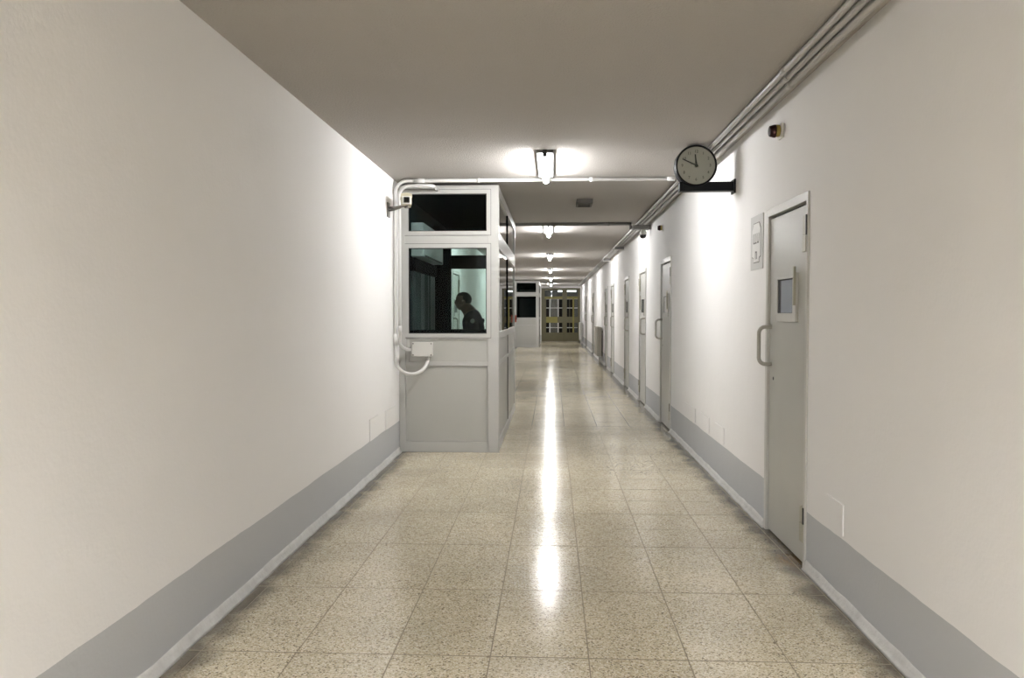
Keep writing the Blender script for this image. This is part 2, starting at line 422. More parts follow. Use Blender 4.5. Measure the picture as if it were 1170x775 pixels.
# ------------------------------------------------------------------ doors
def make_door(n, yc, wd, s, pane, label, x=XR, side=1):
    """side=1: on the right wall (faces -X); s=+1: hinges on the near edge, handle on the far edge"""
    t = thing('door_%d' % n, label, 'door', (x, yc, 0), kind='structure')
    def q(x0, x1, y0, y1, z0, z1, bev=0.003):
        xa, xb = sorted((x0 * side, x1 * side)); ya, yb = sorted((y0 * s, y1 * s))
        return bevbox(xa, xb, ya, yb, z0, z1, bev, 2) if bev else box(xa, xb, ya, yb, z0, z1)
    hw = wd / 2
    fr = bmesh.new()
    for a in (q(-0.012, 0.10, hw - 0.045, hw, 0.0, DH), q(-0.012, 0.10, -hw, -hw + 0.03, 0.0, DH), q(-0.012, 0.10, -hw + 0.03, hw - 0.045, DH - 0.05, DH)):
        me = bpy.data.meshes.new('x'); a.to_mesh(me); fr.from_mesh(me); a.free(); bpy.data.meshes.remove(me)
    obj('door_frame', fr, 'door_frame_paint', t, True)
    obj('frame_gap', q(0.03, 0.09, -hw + 0.03, hw - 0.045, 0.0, DH - 0.05, 0), 'gap_black', t, True)
    leaf = obj('door_leaf', q(0.004, 0.05, -hw + 0.034, hw - 0.048, 0.012, DH - 0.066), 'door_enamel', t, True)
    for z0, z1, zm in ((1.73, 1.93, 1.82), (0.135, 0.33, 0.24)):
        h = obj('hinge', q(-0.016, 0.006, -hw + 0.02, -hw + 0.085, z0, zm, 0.004), 'hinge_metal', leaf, True)
        obj('hinge', q(-0.014, 0.006, -hw + 0.02, -hw + 0.085, zm + 0.002, z1, 0.004), 'hinge_metal', leaf, True)
        obj('hinge_slot', q(-0.018, 0.004, -hw + 0.010, -hw + 0.024, zm, z1, 0.002), 'hinge_slot', leaf, True)
    # viewing hatch with its sliding frame
    ha, hb = -0.16, 0.18
    hf = bmesh.new()
    for a in (q(-0.012, 0.01, ha - 0.06, ha, 1.345, 1.625), q(-0.006, 0.01, hb, hb + 0.012, 1.345, 1.61), q(-0.008, 0.01, ha, hb, 1.345, 1.395), q(-0.006, 0.01, ha, hb, 1.598, 1.61)):
        me = bpy.data.meshes.new('x'); a.to_mesh(me); hf.from_mesh(me); a.free(); bpy.data.meshes.remove(me)
    hatch = obj('viewing_hatch', hf, 'door_frame_paint', leaf, True)
    obj('hatch_recess', q(0.0005, 0.004, ha, hb, 1.395, 1.598, 0), 'gap_black', leaf, True)
    obj('hatch_pane', q(-0.0035, 0.0003, ha + 0.01, hb - 0.075, 1.397, 1.590, 0), 'hatch_pane_' + pane, leaf, True)
    obj('hatch_slide', q(-0.026, -0.012, ha - 0.068, ha - 0.048, 1.44, 1.66, 0.003), 'hinge_metal', leaf, True)
    # bent-bar pull handle
    hy, o_ = (hw - 0.09) * s, 0.075
    X = -side
    pts = [(0.004 * side, hy, 1.072)] + arc((X * (o_ - 0.04), hy, 1.112), 0.04, -PI / 2, 0, (X, 0, 0), (0, 0, 1), 6) + \
          arc((X * (o_ - 0.04), hy, 1.268), 0.04, 0, PI / 2, (X, 0, 0), (0, 0, 1), 6) + [(0.004 * side, hy, 1.308)]
    obj('pull_handle', tube(pts, 0.0125, 10), 'handle_paint', leaf, True)
    ky = (hw - 0.145) * s
    kx = 0.004 * side
    obj('keyhole', lathe([(0.011, -0.002 * side), (0.011, 0.0)], 'X', (kx, ky, 0.985), 12), 'cap_black', leaf, True)
    return t
door_labels = ['nearest grey steel cell door beside the dark-lettered wall plate', 'second cell door from the viewer, with a white hatch pane',
               'third cell door from the viewer, dark hatch pane, handle on its near side', 'fourth cell door from the viewer along the corridor',
               'fifth cell door from the viewer, before the radiator', 'sixth cell door, just before the drab wall radiator',
               'seventh cell door, first one beyond the drab wall radiator', 'farthest cell door, close to the barred gate']
for i, (yc, wd, s, pane) in enumerate(RDOORS):
    make_door(i + 1, yc, wd, s, pane, door_labels[i])
make_door(9, LDOOR[0], LDOOR[1], -1, 'dark', 'grey steel door on the left wall seen through the booth glass', x=XL, side=-1)

# ------------------------------------------------------------------ guard booths
def make_booth(y0, y1, label, dark_rear=False):
    t = thing('guard_booth', label, 'booth', (XL, y0, 0))
    xl, xr, zt = XL + 0.002, BX, 2.66
    XG0, XG1 = -1.43, -0.65                      # glazed width
    e = 'booth_frame_paint'
    def p(name, a, m=e, parent=t): return obj(name, a, m, parent)
    # frame, front
    p('corner_post', bevbox(XG1 + 0.01, xr, y0 - 0.001, y0 + 0.10, 0.0, zt, 0.006))
    p('wall_post', bevbox(xl, XG0 - 0.035, y0, y0 + 0.06, 0.0, zt, 0.004))
    p('window_stile', bevbox(XG0 - 0.034, XG0, y0 + 0.006, y0 + 0.05, 0.885, zt - 0.05, 0.004))
    for z0, z1 in ((2.575, zt), (2.04, 2.205), (1.13, 1.188), (0.865, 0.905), (0.0, 0.105)):
        p('front_rail', bevbox(XG0 - 0.034 if z0 > .1 else xl + .06, XG1 + 0.012, y0 + 0.002, y0 + 0.055, z0, z1, 0.004))
    # beads round the two windows
    for z0, z1 in ((2.205, 2.575), (1.188, 2.04)):
        bm = bmesh.new()
        B(bm, XG0, XG0 + .008, y0 + .008, y0 + .02, z0, z1); B(bm, XG1 - .008, XG1, y0 + .008, y0 + .02, z0, z1)
        B(bm, XG0 + .008, XG1 - .008, y0 + .008, y0 + .02, z0, z0 + .008); B(bm, XG0 + .008, XG1 - .008, y0 + .008, y0 + .02, z1 - .008, z1)
        wf = p('window_bead', bm, 'cap_black')
        sb = bmesh.new(); g_, k_ = .040, .0035
        for gg, dy, mm in ((g_ + k_, .0005, 'cap_black'), (g_, -.003, e)):
            sb = bmesh.new()
            xa, xb, zc, zd = max(XG0 - gg, xl + .061), min(XG1 + gg, XG1 + gg), z0 - gg, min(z1 + gg, zt - .02)
            fy0, fy1 = y0 - .0045 + (0.0025 if mm == 'cap_black' else 0), y0 + .01
            B(sb, xa, XG0, fy0, fy1, zc, zd); B(sb, XG1, xb, fy0, fy1, zc, zd)
            B(sb, XG0, XG1, fy0, fy1, zc, z0); B(sb, XG0, XG1, fy0, fy1, z1, zd)
            p('sash_gap_shade' if mm == 'cap_black' else 'window_sash', sb, mm, wf)  # the black frame paints the thin shadow gap round the sash
        p('window_pane', box(XG0 + .002, XG1 - .002, y0 + 0.026, y0 + 0.032, z0, z1), 'booth_glass', wf)
    p('front_panel', bevbox(XG0 - 0.03, XG1 + 0.01, y0 + 0.014, y0 + 0.04, 0.905, 1.13, 0.002), 'booth_enamel')
    lp = p('front_panel', bevbox(XG0 - 0.045, XG1 + 0.01, y0 + 0.016, y0 + 0.04, 0.105, 0.868, 0.002), 'booth_enamel')
    bm = bmesh.new()
    a0, a1 = XG0 - 0.03, XG1
    B(bm, a0, a0 + .006, y0 + .010, y0 + .02, .112, .86); B(bm, a1 - .006, a1, y0 + .010, y0 + .02, .112, .86)
    B(bm, a0 + .006, a1 - .006, y0 + .010, y0 + .02, .112, .118); B(bm, a0 + .006, a1 - .006, y0 + .010, y0 + .02, .854, .86)
    p('panel_bead', bm, 'booth_frame_paint', lp)
    # corridor side: two bays
    ym = (y0 + 0.10 + y1) / 2 - 0.05
    for za, zb in ((2.56, zt), (2.04, 2.20), (1.13, 1.20), (0.865, 0.905), (0.0, 0.105)):
        p('side_rail', bevbox(xr - 0.05, xr - 0.003, y0 + 0.10, y1 - 0.05, za, zb, 0.003))
    p('side_mullion', bevbox(xr - 0.045, xr - 0.005, ym - 0.02, ym + 0.02, 0.105, 2.56, 0.003), 'dark_steel')
    p('rear_post', bevbox(xr - 0.06, xr, y1 - 0.05, y1, 0.0, zt, 0.005))
    for a, b_ in ((y0 + 0.10, ym - 0.02), (ym + 0.02, y1 - 0.05)):
        for za, zb in ((2.20, 2.56), (1.20, 2.04)):
            p('side_pane', box(xr - 0.022, xr - 0.016, a, b_, za, zb), 'side_glass')
        for za, zb in ((0.905, 1.13), (0.105, 0.865)):
            p('side_panel', bevbox(xr - 0.035, xr - 0.010, a, b_, za, zb, 0.002), 'booth_enamel')
    # roof, back with its window, added lining; unlit interior's shade put into their colour
    p('roof', box(xl, xr - 0.055, y0 + 0.06, y1 - 0.06, 2.60, zt), 'booth_interior_shade')
    p('shade_lining', box(xl, xl + 0.015, y0 + 0.06, y1 - 0.06, 0, 2.60), 'booth_interior_shade')  # dark sheet added over the white wall to stand for booth shade
    p('rear_panel', box(xl, xr - 0.06, y1 - 0.05, y1, 0.0, 1.16), 'booth_interior_shade')
    p('rear_rail', box(xl, xr - 0.06, y1 - 0.05, y1, 2.02, 2.21), 'booth_interior_shade')
    p('rear_rail', box(xl, xr - 0.06, y1 - 0.05, y1, 2.40, zt), 'booth_interior_shade')
    p('rear_stile', box(xl, -1.455, y1 - 0.05, y1, 1.16, 2.40), 'booth_interior_shade')
    for za, zb in ((1.16, 2.02), (2.21, 2.40)):
        p('rear_pane', box(-1.455, xr - 0.06, y1 - 0.03, y1 - 0.024, za, zb), 'slat_dim' if dark_rear else 'booth_glass')
    return t
booth = make_booth(BY0, BY1, 'near grey glazed guard booth with the seated-height windows and a figure inside')
booth2 = make_booth(32.9, 36.4, 'far glazed guard booth standing next to the barred gate', True)
booth['label'] = 'nearer grey metal guard booth with dark windows against the left wall'

# inside the near booth
c = thing('storage_locker', 'tall black locker inside the booth behind the front glass', 'locker', (XL + .02, 10.4, 0))
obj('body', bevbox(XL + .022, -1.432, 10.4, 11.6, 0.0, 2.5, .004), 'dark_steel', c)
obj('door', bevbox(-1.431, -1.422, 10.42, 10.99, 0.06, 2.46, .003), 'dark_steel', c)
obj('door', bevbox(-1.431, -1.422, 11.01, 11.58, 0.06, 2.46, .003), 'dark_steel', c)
c = thing('vertical_blind', 'dim grey-green vertical slats behind the left of the booth glass', 'blind', (XL + .02, 9.0, 0))
obj('head_rail', bevbox(XL + .02, XL + .07, 8.7, 10.38, 1.84, 1.985, .004), 'dark_steel', c)
for i in range(13):
    yy = 8.74 + i * 0.126
    sl = bevbox(-0.012, 0.012, -0.052, 0.052, 1.0, 1.84, .002)
    bmesh.ops.rotate(sl, verts=sl.verts, cent=(0, 0, 0), matrix=Matrix.Rotation(random.uniform(-.25, .25), 3, 'Z'))
    bmesh.ops.translate(sl, verts=sl.verts, vec=(XL + .045, yy, 0))
    obj('slat', sl, 'slat_dim', c)
c = thing('wall_unit', 'pale box unit high up inside the booth, top left of the big window', 'unit', (XL + .02, 9.3, 1.995))
obj('casing', bevbox(XL + .02, XL + .16, 8.75, 10.3, 1.995, 2.36, .02, 3), 'pale_plastic', c)
obj('outlet_flap', bevbox(XL + .06, XL + .165, 8.85, 10.2, 2.0, 2.02, .004), 'slat_dim', c)
c = thing('console_desk', 'dark console desk just inside the booth front window', 'desk', (-1.0, 8.5, 0))
obj('desk_top', bevbox(-1.44, -0.72, 8.28, 8.72, 1.19, 1.215, .004), 'dark_steel', c)
obj('desk_body', bevbox(-1.42, -0.74, 8.32, 8.70, 0.0, 1.19, .004), 'dark_steel', c)

# junction box and conduits on the booth front
c = thing('junction_box', 'pale square junction box fixed on the booth front', 'junction box', (-1.287, BY0, 0.964))
obj('box_body', bevbox(-1.385, -1.187, BY0 - 0.062, BY0 + 0.010, 0.968, 1.10, .006), 'box_plastic', c)
obj('lid', bevbox(-1.389, -1.183, BY0 - 0.074, BY0 - 0.060, 0.964, 1.104, .005), 'box_plastic', c)
for sx, sz in ((-1.375, 1.09), (-1.197, 1.09), (-1.375, .978), (-1.197, .978)):
    obj('screw', lathe([(.006, -.003), (.006, 0)], 'Y', (sx, BY0 - .074, sz), 10), 'cap_black', c)
def sleeve(a, b_, r): return tube([a, b_], r, 12)
PY = 7.86
c = thing('conduit_pipe', 'outer pale conduit looping under the junction box and crossing the ceiling', 'conduit', (-1.508, PY, 0.9))
R1 = 0.12
p1 = [(-1.235, BY0 - .03, 0.966), (-1.235, BY0 - .03, 0.93)] + \
     [(-1.3715 + 0.1365 * math.cos(a), BY0 - .03 - (a / PI) * (BY0 - .03 - PY), 0.93 - 0.135 * math.sin(a)) for a in [PI * k / 14 for k in range(15)]] + \
     [(-1.508, PY, 1.0)] + arc((-1.508 + R1, PY, 2.658 - R1), R1, PI, PI / 2, (1, 0, 0), (0, 0, 1), 8) + [(1.15, PY, 2.658)]
obj('pipe', tube(p1, 0.0165, 12), 'pipe_paint', c)
for a, b_ in (((-1.508, PY, 1.08), (-1.508, PY, 1.19)), ((-1.33, PY, 2.658), (-1.22, PY, 2.658)), ((-.72, PY, 2.658), (-.69, PY, 2.658)), ((.35, PY, 2.658), (.39, PY, 2.658)), ((1.08, PY, 2.658), (1.15, PY, 2.658))):
    obj('coupling', sleeve(a, b_, 0.0205), 'pipe_paint', c)
c = thing('conduit_pipe', 'inner pale conduit bending from the junction box side up the wall', 'conduit', (-1.466, PY, 1.0))
p2 = [(-1.390, BY0 - .035, 1.03), (-1.40, BY0 - .04, 1.03)] + \
     [(-1.40 - 0.066 * math.sin(a), BY0 - .04 - (a / (PI / 2)) * (BY0 - .04 - PY), 1.096 - 0.066 * math.cos(a)) for a in [PI / 2 * k / 8 for k in range(1, 9)]] + \
     arc((-1.466 + .10, PY, 2.612 - .10), .10, PI, PI / 2, (1, 0, 0), (0, 0, 1), 8) + [(-1.2, PY, 2.612)] + \
     [(-1.2 + .06 * math.sin(a), PY + .06 * (1 - math.cos(a)), 2.612) for a in (PI / 8, PI / 4, 3 * PI / 8, PI / 2)] + [(-1.14, BY0 - .006, 2.612)]
obj('pipe', tube(p2, 0.0155, 12), 'pipe_paint', c)
obj('coupling', sleeve((-1.466, PY, 1.19), (-1.466, PY, 1.27), 0.0195), 'pipe_paint', c)
# dark conduit across the ceiling at the booth's rear, and the bundle along the right wall
c = thing('conduit_pipe', 'dark conduit crossing the ceiling before the second lamp', 'conduit', (0, 11.80, ZC))
obj('pipe', tube([(-1.52, 11.80, 2.655), (1.12, 11.80, 2.655)], 0.024, 12), 'pipe_dark', c)
for xx in (-.9, .0, .8): obj('clip', bevbox(xx - .01, xx + .01, 11.77, 11.83, 2.628, ZC, .003), 'pipe_dark', c)
bl = ['conduit of the ceiling bundle farthest from the cell-door wall', 'middle conduit of the bundle along the ceiling by the cell doors', 'conduit of the ceiling bundle nearest to the cell-door wall']
for k, (xx, zz, r) in enumerate(((1.205, 2.657, .0165), (1.250, 2.654, .0165), (1.300, 2.650, .020))):
    c = thing('conduit_pipe', bl[k], 'conduit', (xx, 0, zz), 'conduits running the length of the corridor')
    obj('pipe', tube([(xx, Y0, zz)] + [(xx, yy, zz) for yy in (5, 15, 25)] + [(xx, 39.3, zz)], r, 12), 'pipe_bundle', c)
    for yy in (4.35, 7.6, 10.4, 13.4, 16.4, 19.4, 22.4):
        obj('coupling', sleeve((xx, yy + k * .12, zz), (xx, yy + .07 + k * .12, zz), r + .0035), 'pipe_bundle', c)
jb = thing('ceiling_junction_box', 'dark junction box on the conduit bundle at the second lamp', 'junction box', (1.22, 11.8, 2.6))
obj('box_body', bevbox(1.13, 1.372, 11.72, 11.88, 2.575, 2.634, .005), 'pipe_dark', jb)
obj('gland', lathe([(.03, 0), (.03, .03), (.022, .04)], 'X', (1.09, 11.8, 2.605), 14), 'pipe_dark', jb)
dc = thing('dome_camera', 'small black dome hanging under the conduit bundle by the third cell door', 'camera', (1.28, 12.05, 2.55))
obj('mount', lathe([(.05, .0), (.05, .035), (.035, .06), (.035, .075)], 'Z', (1.285, 11.80, 2.50), 20), 'box_plastic', dc)
obj('dome', lathe([(.006, -.052), (.03, -.045), (.044, -.025), (.048, 0)], 'Z', (1.285, 11.80, 2.50), 20), 'cctv_black', dc)

# ------------------------------------------------------------------ fluorescent ceiling lamps
def make_lamp(yc, label, glow='tube_glow'):
    t = thing('fluorescent_lamp', label, 'lamp', (-0.06, yc, ZC), 'fluorescent lamps along the corridor ceiling')
    L2 = 0.60
    obj('housing', bevbox(-0.068, 0.068, -L2, L2, -0.026, 0.0, .006), 'lamp_housing', t, True)
    obj('glowing_tube', tube([(0, -L2 + .035, -.060), (0, -L2 + .05, -.060), (0, L2 - .05, -.060), (0, L2 - .02, -.060)], .027, 16, radii=[.022, .027, .027, .020]), glow, t, True)
    obj('end_cap', bevbox(-.017, .017, -L2 - .012, -L2 + .034, -.058, -.0, .005), 'cap_black', t, True)
    obj('end_cap', bevbox(-.024, .024, L2 - .022, L2 + .022, -.075, -.0, .005), 'lamp_housing', t, True)
    return t
LY = [7.12, 12.60, 18.55, 24.7, 30.8, 37.0]
ll = ['nearest ceiling lamp in view, in front of the booth', 'second ceiling lamp in view, behind the dark cross conduit', 'third ceiling lamp from the viewer down the corridor',
      'fourth ceiling lamp from the viewer down the corridor', 'fifth ceiling lamp from the viewer down the corridor', 'farthest ceiling lamp, just before the barred gate']
for yy, l in zip(LY, ll): make_lamp(yy, 'glowing fluorescent tube, ' + l)
for k, (xx, yy) in enumerate([(a, b_) for b_ in (-2.4, -4.5, -6.6, -8.7) for a in (-1.2, 1.2)]):
    h_ = make_lamp(yy, 'tube lamp of the hall behind the viewer, %s row back, on its %s side' % (('first', 'second', 'third', 'fourth')[k // 2], ('left', 'right')[k % 2]), 'hall_glow')
    h_.location = (xx, yy, HZ - .01); h_.scale = (2.8, 1.5, 2.8); h_['group'] = 'lamps in the hall behind the viewer'

# ------------------------------------------------------------------ clock on its wall arm
CX, CYF, CZ, CR = 1.087, 6.33, 2.512, 0.157
t = thing('wall_clock', 'round black-rimmed clock on a black arm jutting from the wall', 'clock', (XR, 6.39, 2.32))
case = obj('case', lathe([(CR - .012, .0), (CR, .006), (CR, .045), (CR - .004, .05), (CR - .004, .054), (CR, .06), (CR, .10), (CR - .01, .105)], 'Y', (CX, CYF, CZ), 56), 'clock_case', t)
face = obj('face', lathe([(CR - .016, -.0015), (CR - .016, .002)], 'Y', (CX, CYF, CZ), 56), 'clock_face', t)
bm = bmesh.new()
for k in range(56):                                # raised rim ring
    a, b_ = 2 * PI * k / 56, 2 * PI * (k + 1) / 56
    v = []
    for r, yy in ((CR - .016, -.002), (CR - .014, -.008), (CR - .003, -.008), (CR, .004)):
        v.append(((CX + r * math.cos(a), CYF + yy, CZ + r * math.sin(a)), (CX + r * math.cos(b_), CYF + yy, CZ + r * math.sin(b_))))
    for (p, q), (p2_, q2_) in zip(v, v[1:]):
        bm.faces.new([bm.verts.new(z) for z in (p, q, q2_, p2_)])
bmesh.ops.remove_doubles(bm, verts=bm.verts, dist=1e-5)
obj('rim', bm, 'clock_case', t)
for hnum in range(1, 13):
    a = hnum * PI / 6
    bm = text_bm(str(hnum), 0.030)
    bmesh.ops.rotate(bm, verts=bm.verts, cent=(0, 0, 0), matrix=Matrix.Rotation(PI / 2, 3, 'X'))
    bmesh.ops.translate(bm, verts=bm.verts, vec=(CX + .105 * math.sin(a), CYF - .0025, CZ + .105 * math.cos(a)))
    obj('numeral', bm, 'clock_ink', face)
def hand(ang, ln, tail, w0, w1, yy):
    bm = prism([(-w0, -tail), (w0, -tail), (w1, ln), (-w1, ln)], 'Y', -.001, .001)
    bmesh.ops.rotate(bm, verts=bm.verts, cent=(0, 0, 0), matrix=Matrix.Rotation(ang, 3, 'Y'))
    bmesh.ops.translate(bm, verts=bm.verts, vec=(CX, CYF - yy, CZ))
    return bm
obj('hour_hand', hand(math.radians(-6), .084, .012, .006, .0045, .006), 'clock_ink', t)
obj('minute_hand', hand(math.radians(-65), .115, .014, .005, .0035, .009), 'clock_ink', t)
obj('hand_boss', lathe([(.011, -.012), (.011, -.002)], 'Y', (CX, CYF, CZ), 16), 'clock_ink', t)
obj('arm', bevbox(0.965, XR - .012, CYF + .015, CYF + .095, 2.322, 2.392, .004), 'clock_case', t)
obj('wall_flange', bevbox(XR - .014, XR, CYF - .005, CYF + .115, 2.305, 2.41, .003), 'clock_case', t)

# ------------------------------------------------------------------ beacons, sign plate, wall covers
def beacon(yc, zc, label, s=1.0):
    t = thing('alarm_beacon', label, 'alarm light', (XR, yc, zc), 'alarm beacons above the cell doors')
    obj('back_box', bevbox(-.018 * s, 0, -.045 * s, .045 * s, -.05 * s, .05 * s, .006), 'box_plastic', t, True)
    obj('collar', lathe([(.036 * s, 0), (.040 * s, -.008 * s), (.040 * s, -.026 * s), (.032 * s, -.028 * s)], 'X', (-.017 * s, 0, .004), 20), 'beacon_yellow', t, True)
    obj('lens', lathe([(.042 * s, 0), (.042 * s, -.012 * s), (.034 * s, -.038 * s), (.030 * s, -.041 * s), (.004, -.042 * s)], 'X', (-.044 * s, 0, .002), 20), 'beacon_red', t, True)
beacon(5.08, 2.492, 'small dark red alarm lamp on yellow base above the nearest cell door', .92)
beacon(10.42, 2.455, 'small dark alarm lamp above the second cell door', .8)
t = thing('cell_plate', 'grey wall plate with dark lettering beside the nearest cell door', 'plate', (XR, 5.65, 1.69))
YA, YB, ZA, ZB = 5.49, 5.82, 1.69, 2.055
obj('back_plate', bevbox(XR - .006, XR, YA, YB, ZA, ZB, .002), 'sign_plate', t)
def cart(i):
    a0, a1, b0, b1, k = YA + .05 + i, YB - .05 - i, ZA + .045 + i, ZB - .05 - i, .04
    return [(a0 + k, b0), (a1 - k, b0), (a1 - k, b0 + k * .7), (a1, b0 + k), (a1, b1 - k), (a1 - k, b1), (a0 + k, b1), (a0, b1 - k), (a0, b0 + k), (a0 + k, b0 + k * .7)]
obj('outline', prism(cart(0), 'X', XR - .0075, XR - .006), 'sign_ink', t)
obj('label_field', prism(cart(.005), 'X', XR - .0085, XR - .006), 'sign_white', t)
for s, zz, sz in (('LLU', 1.895, .10), ('n', 1.795, .12)):
    bm = text_bm(s, sz)
    bmesh.ops.transform(bm, matrix=Matrix(((0, 0, -1, 0), (-1, 0, 0, 0), (0, 1, 0, 0), (0, 0, 0, 1))), verts=bm.verts)
    bmesh.ops.translate(bm, verts=bm.verts, vec=(XR - .009, (YA + YB) / 2, zz))
    obj('lettering', bm, 'sign_ink', t)
def cover(x, s, y0, y1, z0, z1, label):
    t = thing('wall_cover_plate', label, 'cover plate', (x, (y0 + y1) / 2, z0), 'painted-over cover plates low on the walls')
    xa, xb = sorted((x, x + s * .006))
    obj('plate', bevbox(xa, xb, y0, y1, z0, z1, .002), 'wall_paint', t)
    xa, xb = sorted((x, x + s * .0075))
    obj('lip', bevbox(xa, xb, y0, y1, z1, z1 + .006, .002), 'wall_paint', t)
cover(XR, -1, 3.95, 4.19, .335, .48, 'painted-over white cover plate low on the wall right of the nearest cell door')
cover(XR, -1, 6.67, 7.02, .33, .46, 'nearest of the painted-over covers low on the wall below the clock')
cover(XR, -1, 7.3, 7.72, .33, .465, 'middle painted-over cover low on the wall below the clock')
cover(XR, -1, 8.0, 8.6, .33, .46, 'farthest painted-over cover low on the wall before the second cell door')
cover(XL, 1, 6.80, 7.13, .315, .495, 'white cover plate low on the left wall, farther one from the booth')
cover(XL, 1, 7.45, 7.95, .315, .49, 'white cover plate low on the left wall, right beside the booth')

t = thing('call_point', 'tiny orange-red box on the rear corner post of the near booth', 'call point', (BX, 11.69, 1.28))
obj('back_box', bevbox(BX, BX + .022, 11.672, 11.715, 1.26, 1.36, .003), 'call_red', t)
obj('button', lathe([(.013, 0), (.013, .006), (.010, .009)], 'X', (BX + .022, 11.693, 1.31), 12), 'cap_black', t)
for yy, l in ((15.6, 'pale junction box on the ceiling conduits above the fourth cell door'), (19.0, 'farthest pale junction box on the ceiling conduits')):
    t = thing('ceiling_junction_box', l, 'junction box', (1.25, yy, 2.6))
    obj('box_body', bevbox(1.17, 1.34, yy - .08, yy + .08, 2.578, 2.628, .005), 'pipe_dark', t)
    obj('lid', bevbox(1.165, 1.345, yy - .085, yy + .085, 2.570, 2.580, .004), 'box_plastic', t)

# ------------------------------------------------------------------ CCTV camera by the booth
t = thing('security_camera', 'cream box security camera on a steel bracket at the booth corner', 'camera', (XL, 7.62, 2.28))
obj('wall_plate', bevbox(XL, XL + .012, 7.575, 7.675, 2.285, 2.42, .003), 'bracket_metal', t)
obj('arm', tube([(XL + .005, 7.62, 2.375), (XL + .05, 7.62, 2.372), (-1.42, 7.60, 2.378), (-1.352, 7.58, 2.388)], .0125, 10), 'bracket_metal', t)
obj('arm', tube([(XL + .005, 7.62, 2.345), (XL + .06, 7.61, 2.352), (-1.40, 7.60, 2.372)], .009, 10), 'bracket_metal', t)
obj('swivel', lathe([(.016, 0), (.02, .006), (.016, .03)], 'Z', (-1.345, 7.57, 2.36), 14), 'bracket_metal', t)
def turn(bm):                                     # the camera looks up the corridor towards the viewer
    bmesh.ops.rotate(bm, verts=bm.verts, cent=(-1.345, 7.57, 0), matrix=Matrix.Rotation(math.radians(12), 3, 'Z'))
    return bm
bd = obj('body', turn(bevbox(-1.394, -1.300, 7.50, 7.72, 2.385, 2.468, .006)), 'cctv_cream', t)
obj('front_bezel', turn(bevbox(-1.389, -1.305, 7.494, 7.502, 2.390, 2.463, .003)), 'box_plastic', bd)
obj('lens_window', turn(bevbox(-1.373, -1.321, 7.490, 7.496, 2.400, 2.453, .008)), 'cctv_black', bd)
obj('sunshield', turn(prism([(-1.400, 2.46), (-1.294, 2.46), (-1.298, 2.484), (-1.33, 2.492), (-1.366, 2.492), (-1.396, 2.484)], 'Y', 7.50, 7.76)), 'cctv_cream', t)

# ------------------------------------------------------------------ ceiling grille
t = thing('ceiling_grille', 'small dark square grille on the ceiling between the lamps', 'grille', (.365, 9.6, ZC))
bm = bmesh.new()
for a in ((.275, .455, 9.36, 9.38), (.275, .455, 9.70, 9.72), (.275, .295, 9.38, 9.70), (.435, .455, 9.38, 9.70)): B(bm, *a, 2.632, ZC)
obj('frame', bm, 'vent_dark', t)
for i in range(5): obj('slat', bevbox(.295, .435, 9.40 + i * .062, 9.425 + i * .062, 2.642, 2.66, .002), 'vent_dark', t)

# ------------------------------------------------------------------ radiators
def radiator(y0, y1, z0, z1, m, label, x=XR):
    t = thing('wall_radiator', label, 'radiator', (x, (y0 + y1) / 2, 0))
    n = max(5, int((y1 - y0) / .085)); p = (y1 - y0) / n
    for i in range(n):
        yy = y0 + p * (i + .5)
        bm = bevbox(x - .16, x - .04, yy - p * .40, yy + p * .40, z0, z1, .012, 2)
        obj('column', bm, m, t)
    for zz in (z0 + .06, z1 - .06): obj('header', tube([(x - .10, y0 - .01, zz), (x - .10, y1 + .01, zz)], .022, 10), m, t)
    for yy in (y0 + .15, y1 - .15): obj('wall_bracket', box(x - .05, x, yy - .012, yy + .012, z1 - .15, z1 - .11), m, t)
    obj('pipe', tube([(x - .10, y0 + .05, 0), (x - .10, y0 + .05, z0 + .06)], .014, 8), m, t)
radiator(22.5, 24.0, .2, 1.0, 'radiator_paint', 'drab cream column radiator on the wall beyond the cell doors')
radiator(36.6, 37.8, .15, .95, 'radiator_white', 'pale radiator in the far corner by the barred gate')

# ------------------------------------------------------------------ far end: wall, barred gate, lobby beyond
GX0, GX1, GZ = -0.52, 1.33, 2.56
bm = bmesh.new()
B(bm, XL, GX0, Y1, Y1 + .2, 0, ZC); B(bm, GX1, XR, Y1, Y1 + .2, 0, ZC); B(bm, GX0, GX1, Y1, Y1 + .2, GZ, ZC)
tag(obj('wall_end', bm, 'wall_paint'), 'end wall of the corridor around the barred gate', 'wall', kind='structure')
tag(obj('wall_beyond', box(XL, XR, 45.0, 45.2, 0, ZC), 'wall_paint'), 'pale wall of the lobby seen through the barred gate', 'wall', kind='structure')
t = thing('barred_gate', 'olive and yellow glazed barred gate closing the end of the corridor', 'gate', ((GX0 + GX1) / 2, Y1 + .1, 0))
ya, yb = Y1 + .04, Y1 + .12
for xa, xb in ((GX0, GX0 + .16), (.48, .70), (GX1 - .11, GX1)): obj('post', bevbox(xa, xb, ya, yb, 0, GZ, .006), 'gate_olive', t)
for za, zb, m in ((2.04, 2.16, 'gate_yellow'), (2.46, GZ, 'gate_olive')):
    obj('lintel', bevbox(GX0 + .16, .48, ya, yb, za, zb, .005), m, t)
    obj('lintel', bevbox(.70, GX1 - .11, ya, yb, za, zb, .005), m, t)
for xa, xb in ((GX0 + .16, .48), (.70, GX1 - .11)): obj('transom_pane', box(xa, xb, ya + .03, ya + .038, 2.16, 2.46), 'gate_glass', t)
